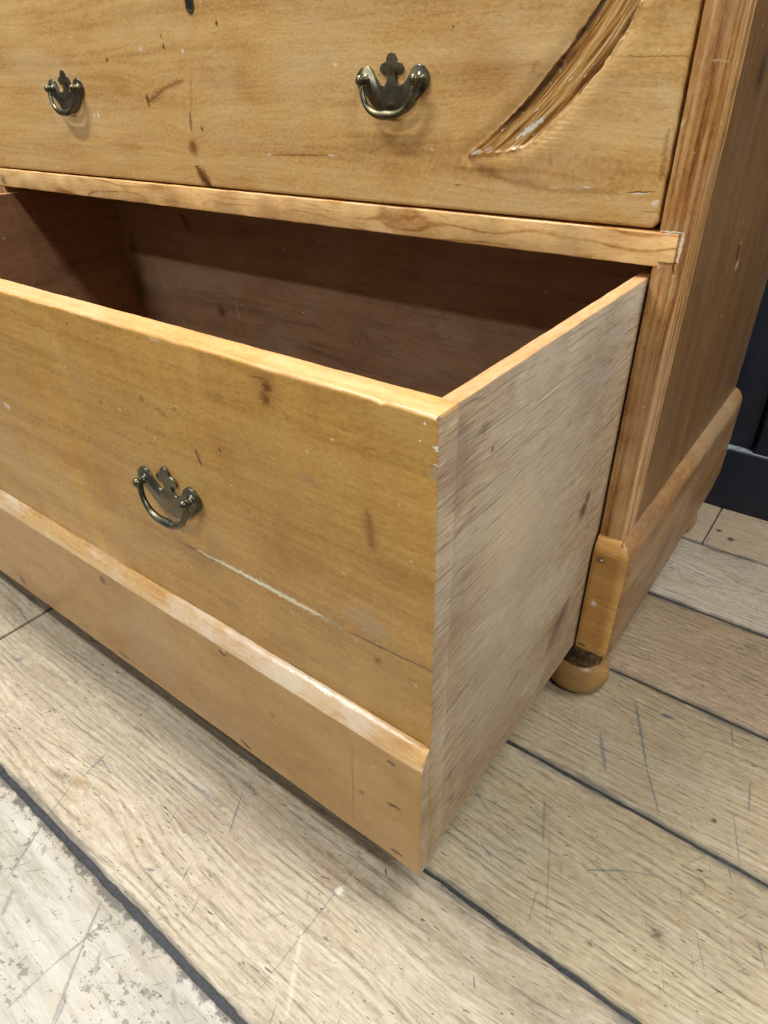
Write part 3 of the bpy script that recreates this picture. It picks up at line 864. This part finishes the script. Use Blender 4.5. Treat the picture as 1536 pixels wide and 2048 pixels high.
# ------------------------------------------------------------------ brass drop handle
def handle(parent, cx, cy, cz, seed):
    half = [(0, 19.3), (2.5, 18.5), (4.3, 15.6), (4.7, 13.2), (6.6, 13.0), (9.6, 12.0), (11.2, 9.5), (11, 6.6), (9, 4.5), (6, 4.4), (4.3, 5.0), (3.6, 3), (4.2, .5), (6, -1.8), (8.8, -2.4), (12, -1.6), (15, 1), (17.8, 4.2),
            (20, 8.0), (23, 10.2), (27, 10.8), (31.5, 9.6), (35, 6), (36, 1), (34.8, -4), (31.5, -7.4), (27.6, -9.2), (24.9, -11), (21.5, -15.4), (15, -19.8), (8.5, -22.4), (3, -23.9), (0, -24.3)]
    pts = half + [(-x, y) for x, y in half[-2:0:-1]]
    n = len(pts)
    vs, fs = [], []
    for depth, ins in ((0, 0), (1.5, 0), (2.1, .55)):
        for i, (x, y) in enumerate(pts):
            ax, ay = pts[i - 1]
            bx, by = pts[(i + 1) % n]
            tx, ty = bx - ax, by - ay
            L = math.hypot(tx, ty)
            q, w = x - ty / L * -1 * -ins, y + tx / L * -1 * ins
            q, w = x - ins * ty / L * -1 * -1, y + ins * tx / L * -1
            vs.append((cx + .965 * q / 1000, cy - depth / 1000, cz + .985 * w / 1000))
    for k in (0, 1):
        for i in range(n):
            j = (i + 1) % n
            fs.append((k * n + i, k * n + j, (k + 1) * n + j, (k + 1) * n + i))
    fs.append(tuple(2 * n + i for i in range(n)))
    part('handle_plate', (vs, fs), 'bronze_plate', parent=parent, ang=50)
    for sx in (-1, 1):
        pv_, pf_ = lathe([(.0012, .0050), (.0026, .0048), (.0032, .0036), (.0042, .0028), (.0058, .0027), (.0062, .0033), (.0067, .0033), (.0071, .0029), (.0078, .0034), (.0092, .0038), (.0108, .0033), (.0118, .0018), (.0121, .0004)], 20, 'y', (cx + sx * .0262, cy, cz + .001))
        part('handle_post', (pv_, pf_), 'bronze', parent=parent, ang=60)
    ctrl = [(-25.8, 2.0, 6.4, 1.4), (-25.6, -2.0, 7.6, 1.5), (-24.8, -7.0, 8.6, 1.55), (-22.8, -12.0, 9.3, 1.6), (-19.4, -16.6, 9.8, 1.7), (-14.5, -20.2, 10.2, 1.9), (-8.5, -22.2, 10.4, 2.2), (-3.5, -22.6, 10.4, 2.4)]
    ctrl += [(0, -22.5, 10.4, 2.4)] + [(-x, y, q, r) for x, y, q, r in reversed(ctrl)]
    path = []
    for i in range(len(ctrl) - 1):
        p0, p1, p2, p3 = ctrl[max(0, i - 1)], ctrl[i], ctrl[i + 1], ctrl[min(len(ctrl) - 1, i + 2)]
        for k in range(3):
            t = k / 3
            path.append([.5 * (2 * b + (c - a) * t + (2 * a - 5 * b + 4 * c - d) * t * t + (3 * b - a - 3 * c + d) * t ** 3) for a, b, c, d in zip(p0, p1, p2, p3)])
    path.append(list(ctrl[-1]))
    vs, fs = [], []
    sg = 12
    for i, (x, z, d, r) in enumerate(path):
        a, b = path[max(0, i - 1)], path[min(len(path) - 1, i + 1)]
        tn = Vector((b[0] - a[0], -(b[2] - a[2]), b[1] - a[1])).normalized()
        e1 = tn.cross(Vector((0, 1, 0))).normalized()
        e2 = tn.cross(e1)
        for k in range(sg):
            th = 2 * math.pi * k / sg
            q = Vector((x, -d, z)) + 1.38 * r * (math.cos(th) * e1 + math.sin(th) * e2)
            vs.append((cx + q.x / 1000, cy + q.y / 1000, cz + q.z / 1000))
    for i in range(len(path) - 1):
        for k in range(sg):
            j = (k + 1) % sg
            fs.append((i * sg + k, i * sg + j, (i + 1) * sg + j, (i + 1) * sg + k))
    fs.append(tuple(range(sg)))
    fs.append(tuple((len(path) - 1) * sg + k for k in range(sg)))
    part('handle_bail', (vs, fs), 'bronze', parent=parent, ang=60)


# ------------------------------------------------------------------ closed drawer above, with the healed scar in its front
def catmull(P, n):
    out = []
    for i in range(len(P) - 1):
        p0, p1, p2, p3 = P[max(0, i - 1)], P[i], P[i + 1], P[min(len(P) - 1, i + 2)]
        for k in range(n):
            t = k / n
            out.append(tuple(.5 * (2 * b + (c - a) * t + (2 * a - 5 * b + 4 * c - d) * t * t + (3 * b - a - 3 * c + d) * t ** 3) for a, b, c, d in zip(p0, p1, p2, p3)))
    out.append(P[-1])
    return out


LEFT = catmull([(.3045, .5080), (.330, .5255), (.3590, .5510), (.3810, .5756), (.3975, .5975), (.411, .621), (.422, .655)], 8)
RIGHT = catmull([(.3085, .5055), (.3510, .5130), (.3735, .5275), (.3930, .5495), (.4125, .5735), (.4235, .5950), (.434, .620), (.442, .655)], 8)


def polydist(P, x, z):
    best = (9, 0, 0)
    acc = 0
    for (ax, az), (bx, bz) in zip(P, P[1:]):
        dx, dz = bx - ax, bz - az
        L2 = dx * dx + dz * dz
        t = max(0, min(1, ((x - ax) * dx + (z - az) * dz) / L2))
        qx, qz = ax + t * dx, az + t * dz
        d = math.hypot(x - qx, z - qz)
        L = math.sqrt(L2)
        if d < best[0]:
            s = dx * (z - qz) - dz * (x - qx)
            best = (d, 1 if s > 0 else -1, acc + t * L)
        acc += L
    return best


DW = .4583
ZU0, ZU1 = .4672, .6605
xs = span(-DW, .285, .010)[:-1] + span(.285, .452, .0011)[:-1] + span(.452, DW, .0009)
xs = [-DW, -DW + .0004, -DW + .001, -DW + .002] + [x for x in xs if x > -DW + .003]
zs = [ZU0, ZU0 + .0003, ZU0 + .0008, ZU0 + .0015, ZU0 + .0024] + [z for z in span(ZU0, ZU1, .0012) if ZU0 + .003 < z < ZU1 - .003] + [ZU1 - .0024, ZU1 - .0012, ZU1 - .0004, ZU1]
vs, fs, att = [], [], {'scar': [], 'along': [], 'across': [], 'scaredge': []}
nx_, nz_ = len(xs), len(zs)
for z in zs:
    for x in xs:
        yy = 0.0
        re = .0022
        for dd in (x + DW, DW - x, z - ZU0, ZU1 - z):
            if dd < re:
                yy += re * .8 * (1 - math.sqrt(max(0, 1 - ((re - dd) / re) ** 2)))
        X, Z = x, z
        # worn lower right corner
        cxr, czr, cr = DW - .006, ZU0 + .006, .006
        if x > cxr and z < czr:
            q = math.hypot(x - cxr, z - czr)
            mx = max(x - cxr, czr - z)
            if q > 1e-6:
                k = mx / q
                X, Z = cxr + (x - cxr) * k, czr + (z - czr) * k
        # worn right edge
        if x > DW - .003:
            X -= .0007 * (1 + nz(z * 90, 3.0)) * (x - DW + .003) / .003
        sm = al = ac = se = 0.0
        if x > .29 and z > .498:
            dl, sl, al = polydist(LEFT, x, z)
            dr, sr, _ = polydist(RIGHT, x, z)
            inside = sl < 0 and sr > 0 and x > .305
            wloc = dl + dr
            rough = .0016 * nz(x * 70, z * 70, 2.0) + .0008 * nz(x * 210, z * 210, 5.0)
            if inside:
                e = min(dl, dr) + rough
                sm = max(0.0, min(1.0, .5 + e / .003))
                ac = dl
                tcr = dl / max(wloc, 1e-5)
                amp = min(1.0, al / .05)
                # steep on the left, rounded swelling in the middle, undercut on the upper right
                dep = .0030 * amp * math.sin(min(1.0, max(0, dl + rough) / (.0085 if al < .085 else .0035)) * 1.5708) * math.sin(min(1.0, max(0, dr + rough) / .0030) * 1.5708) * (1 - .35 * math.sin(math.pi * tcr) ** 2)
                dep += .0026 * min(1, max(0, al - .08) / .03) * math.exp(-(dl / .0030) ** 2) * min(1, max(0, e) / .002)
                if al > .07:
                    dep += .0035 * min(1, (al - .07) / .03) * math.exp(-(dr / .0028) ** 2) * min(1, max(0, e) / .0012)
                dep += .0004 * nz(al * 60, dl * 900, 3.0) * sm
                yy += dep
                se = max(math.exp(-(dl / (.0070 if al < .09 else .0032)) ** 2) * min(.95, .3 + al * 12), math.exp(-(dr / .0022) ** 2) * (1.0 if al > .085 else .35))
            else:
                e = -min(dl, dr) + rough
                sm = max(0.0, min(1.0, .5 + e / .003))
                ac = -dl
                # skin rolls over towards the wound
                dn = min(dl, dr)
                yy += .0008 * math.exp(-(dn / .004) ** 2)
                yy -= .0003 * math.exp(-((dn - .010) / .007) ** 2)
                if sr < 0 and dr < .03:
                    yy += .00022 * math.sin(z * 2100 + 3 * nz(x * 60, z * 60, 1.0)) * math.exp(-(dr / .014) ** 2) * max(0, 1 - abs(al - .06) / .06)
        yy += .0003 * nz(x * 14, z * 20, 2.0)
        vs.append((X, yy, Z))
        att['scar'].append(sm)
        att['along'].append(al)
        att['across'].append(ac)
        att['scaredge'].append(se)
for j in range(nz_ - 1):
    for i in range(nx_ - 1):
        fs.append((j * nx_ + i, j * nx_ + i + 1, (j + 1) * nx_ + i + 1, (j + 1) * nx_ + i))
rim = list(range(nx_)) + [j * nx_ + nx_ - 1 for j in range(1, nz_)] + [(nz_ - 1) * nx_ + i for i in range(nx_ - 2, -1, -1)] + [j * nx_ for j in range(nz_ - 2, 0, -1)]
base = len(vs)
for r_ in rim:
    vs.append((vs[r_][0], .020, vs[r_][2]))
    for k in att:
        att[k].append(0.0)
nr = len(rim)
for i in range(nr):
    j = (i + 1) % nr
    fs.append((rim[i], base + i, base + j, rim[j]))
fs.append(tuple(base + i for i in range(nr)))
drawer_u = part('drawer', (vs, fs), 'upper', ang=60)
for k, vals in att.items():
    a = drawer_u.data.attributes.new(k, 'FLOAT', 'POINT')
    a.data.foreach_set('value', vals)
drawer_u['label'] = 'closed drawer with a long healed scar in the pine front'
for sx in (-1, 1):
    part('side_board', sweep(rrect(*sorted((sx * .448, sx * .4578)), .470, .655, r=.001), 'y', span(.0205, .39, .05)), 'side', parent=drawer_u)
part('back_board', sweep(rrect(.380, .389, .472, .650, r=.001), 'x', [-.4475, 0, .4475]), 'inside', parent=drawer_u)
handle(drawer_u, .2340, .0002, .5560, 1)
handle(drawer_u, -.2340, .0002, .5560, 2)

# keyhole lining: pointed-oval ring standing just proud
ring_o, ring_i = [], []
for i in range(28):
    th = 2 * math.pi * i / 28
    for lst, w, hgt in ((ring_o, .0058, .0060), (ring_i, .0036, .0036)):
        xx, zz = w * math.sin(th), hgt * math.cos(th)
        lst.append((.0045 + xx, (zz + .0085 if zz > 0 else zz * 1.15 - .0085) + .6270))
vs, fs = [], []
for dep, lst in ((.004, ring_o), (-.0008, ring_o), (-.0011, [(.0045 + (x - .0045) * .86, .6270 + (z - .6270) * .955) for x, z in ring_o]), (-.0008, ring_i), (.006, ring_i)):
    vs += [(x, dep, z) for x, z in lst]
for k in range(4):
    for i in range(28):
        j = (i + 1) % 28
        fs.append((k * 28 + i, k * 28 + j, (k + 1) * 28 + j, (k + 1) * 28 + i))
part('keyhole_escutcheon', (vs, fs), 'bronze_plate', parent=drawer_u, ang=50)
part('keyhole', ([(x, -.0002, z) for x, z in ring_i], [tuple(range(28))]), 'hole', parent=drawer_u, smooth=False)

# plain closed drawer above the frame, so the carcass is whole
du2 = part('drawer', sweep(rrect(.0005, .020, .6865, .9450, r=.002), 'x', span(-DW, DW, .05)), 'upper')
handle(du2, .2340, .0007, .815, 3)
handle(du2, -.2340, .0007, .815, 4)

# ------------------------------------------------------------------ open drawer
YF, TF = -.2764, .0195
ZT = .4346
WD = .4585


def fmod(t, a, b):
    if b > ZT - .006:                       # dented top edge
        b -= .0004 * max(0, nz(t * 38, 2.0)) + .0004 * nz(t * 5, 5.0)
        for cx_, w_, d_ in ((.4265, .0022, .0012), (.352, .008, .0005), (.2735, .006, .0005)):
            if a < YF + .004:
                b -= d_ * math.exp(-((t - cx_) / w_) ** 2)
        if t > WD - .004:
            b -= .0008 * ((t - WD + .004) / .004) ** 2
    return a, b


pr = rrect(YF, YF + TF, .0616, ZT, rs=(.0005, .0005, .0016, .0024), seg=4)
geo = sweep(pr, 'x', span(-WD, .0, .02)[:-1] + span(.0, WD, .004), jit=.00018, jf=50, seed=1.0, bev=.0010, mod=fmod)
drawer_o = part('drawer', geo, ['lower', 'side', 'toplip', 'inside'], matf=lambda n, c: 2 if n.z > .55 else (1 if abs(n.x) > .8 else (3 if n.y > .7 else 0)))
drawer_o['label'] = 'deep bottom drawer pulled open with a moulded foot rail'
yb, yt = YF - .0002, YF - .0105
pl_prof = [(yb, .0606), (yt + .0015, .0606), (yt + .0003, .0614), (yt, .0630), (yt, .1200), (yt, .1850), (yt + .0003, .1880), (yt + .0012, .1907), (yt + .0028, .1938), (yt + .0046, .1968), (yt + .0063, .1992), (yt + .0080, .2009), (yt + .0092, .2017), (yb, .2032)]


def pmod(t, a, b):
    if b > .187:
        b -= .0009 * max(0, nz(t * 60, 3.0)) + .0005 * nz(t * 14, 8.0)
        if t > WD - .010:
            a += .0016 * ((t - WD + .010) / .010) ** 2 * (1 if a < yb - .001 else 0)
    return a, b


part('plinth_board', sweep(pl_prof, 'x', span(-WD, .0, .02)[:-1] + span(.0, WD, .004), jit=.00022, jf=45, seed=6.0, bev=.0010, mod=pmod), ['plinth', 'side', 'lip'], parent=drawer_o, matf=lambda n, c: 1 if abs(n.x) > .8 else (2 if c.z > .1885 else 0), ang=30)


def smod(t, a, b):
    if b > ZT - .004:
        b -= .0006 * max(0, nz(t * 40, 12.0)) + .0007 * (t - YF) / .4
    return a, b


for sx in (1, -1):
    pr = rrect(*sorted((sx * .4482, sx * .4582)), .0721, ZT, r=.0009)
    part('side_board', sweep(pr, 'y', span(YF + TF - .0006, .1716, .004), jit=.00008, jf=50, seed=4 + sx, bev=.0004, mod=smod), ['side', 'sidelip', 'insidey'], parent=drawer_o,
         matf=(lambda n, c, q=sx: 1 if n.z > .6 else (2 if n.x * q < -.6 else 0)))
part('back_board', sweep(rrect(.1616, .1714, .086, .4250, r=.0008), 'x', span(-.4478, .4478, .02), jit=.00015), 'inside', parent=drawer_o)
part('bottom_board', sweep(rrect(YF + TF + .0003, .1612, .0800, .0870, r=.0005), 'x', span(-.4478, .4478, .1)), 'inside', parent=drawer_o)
part('lock', sweep(rrect(YF + .004, YF + .0190, ZT - .004, ZT + .0005, r=.0003), 'x', span(-.034, .0165, .01), jit=.0), 'lock', parent=drawer_o)
handle(drawer_o, .2345, YF, .3180, 5)
handle(drawer_o, -.2345, YF, .3180, 6)
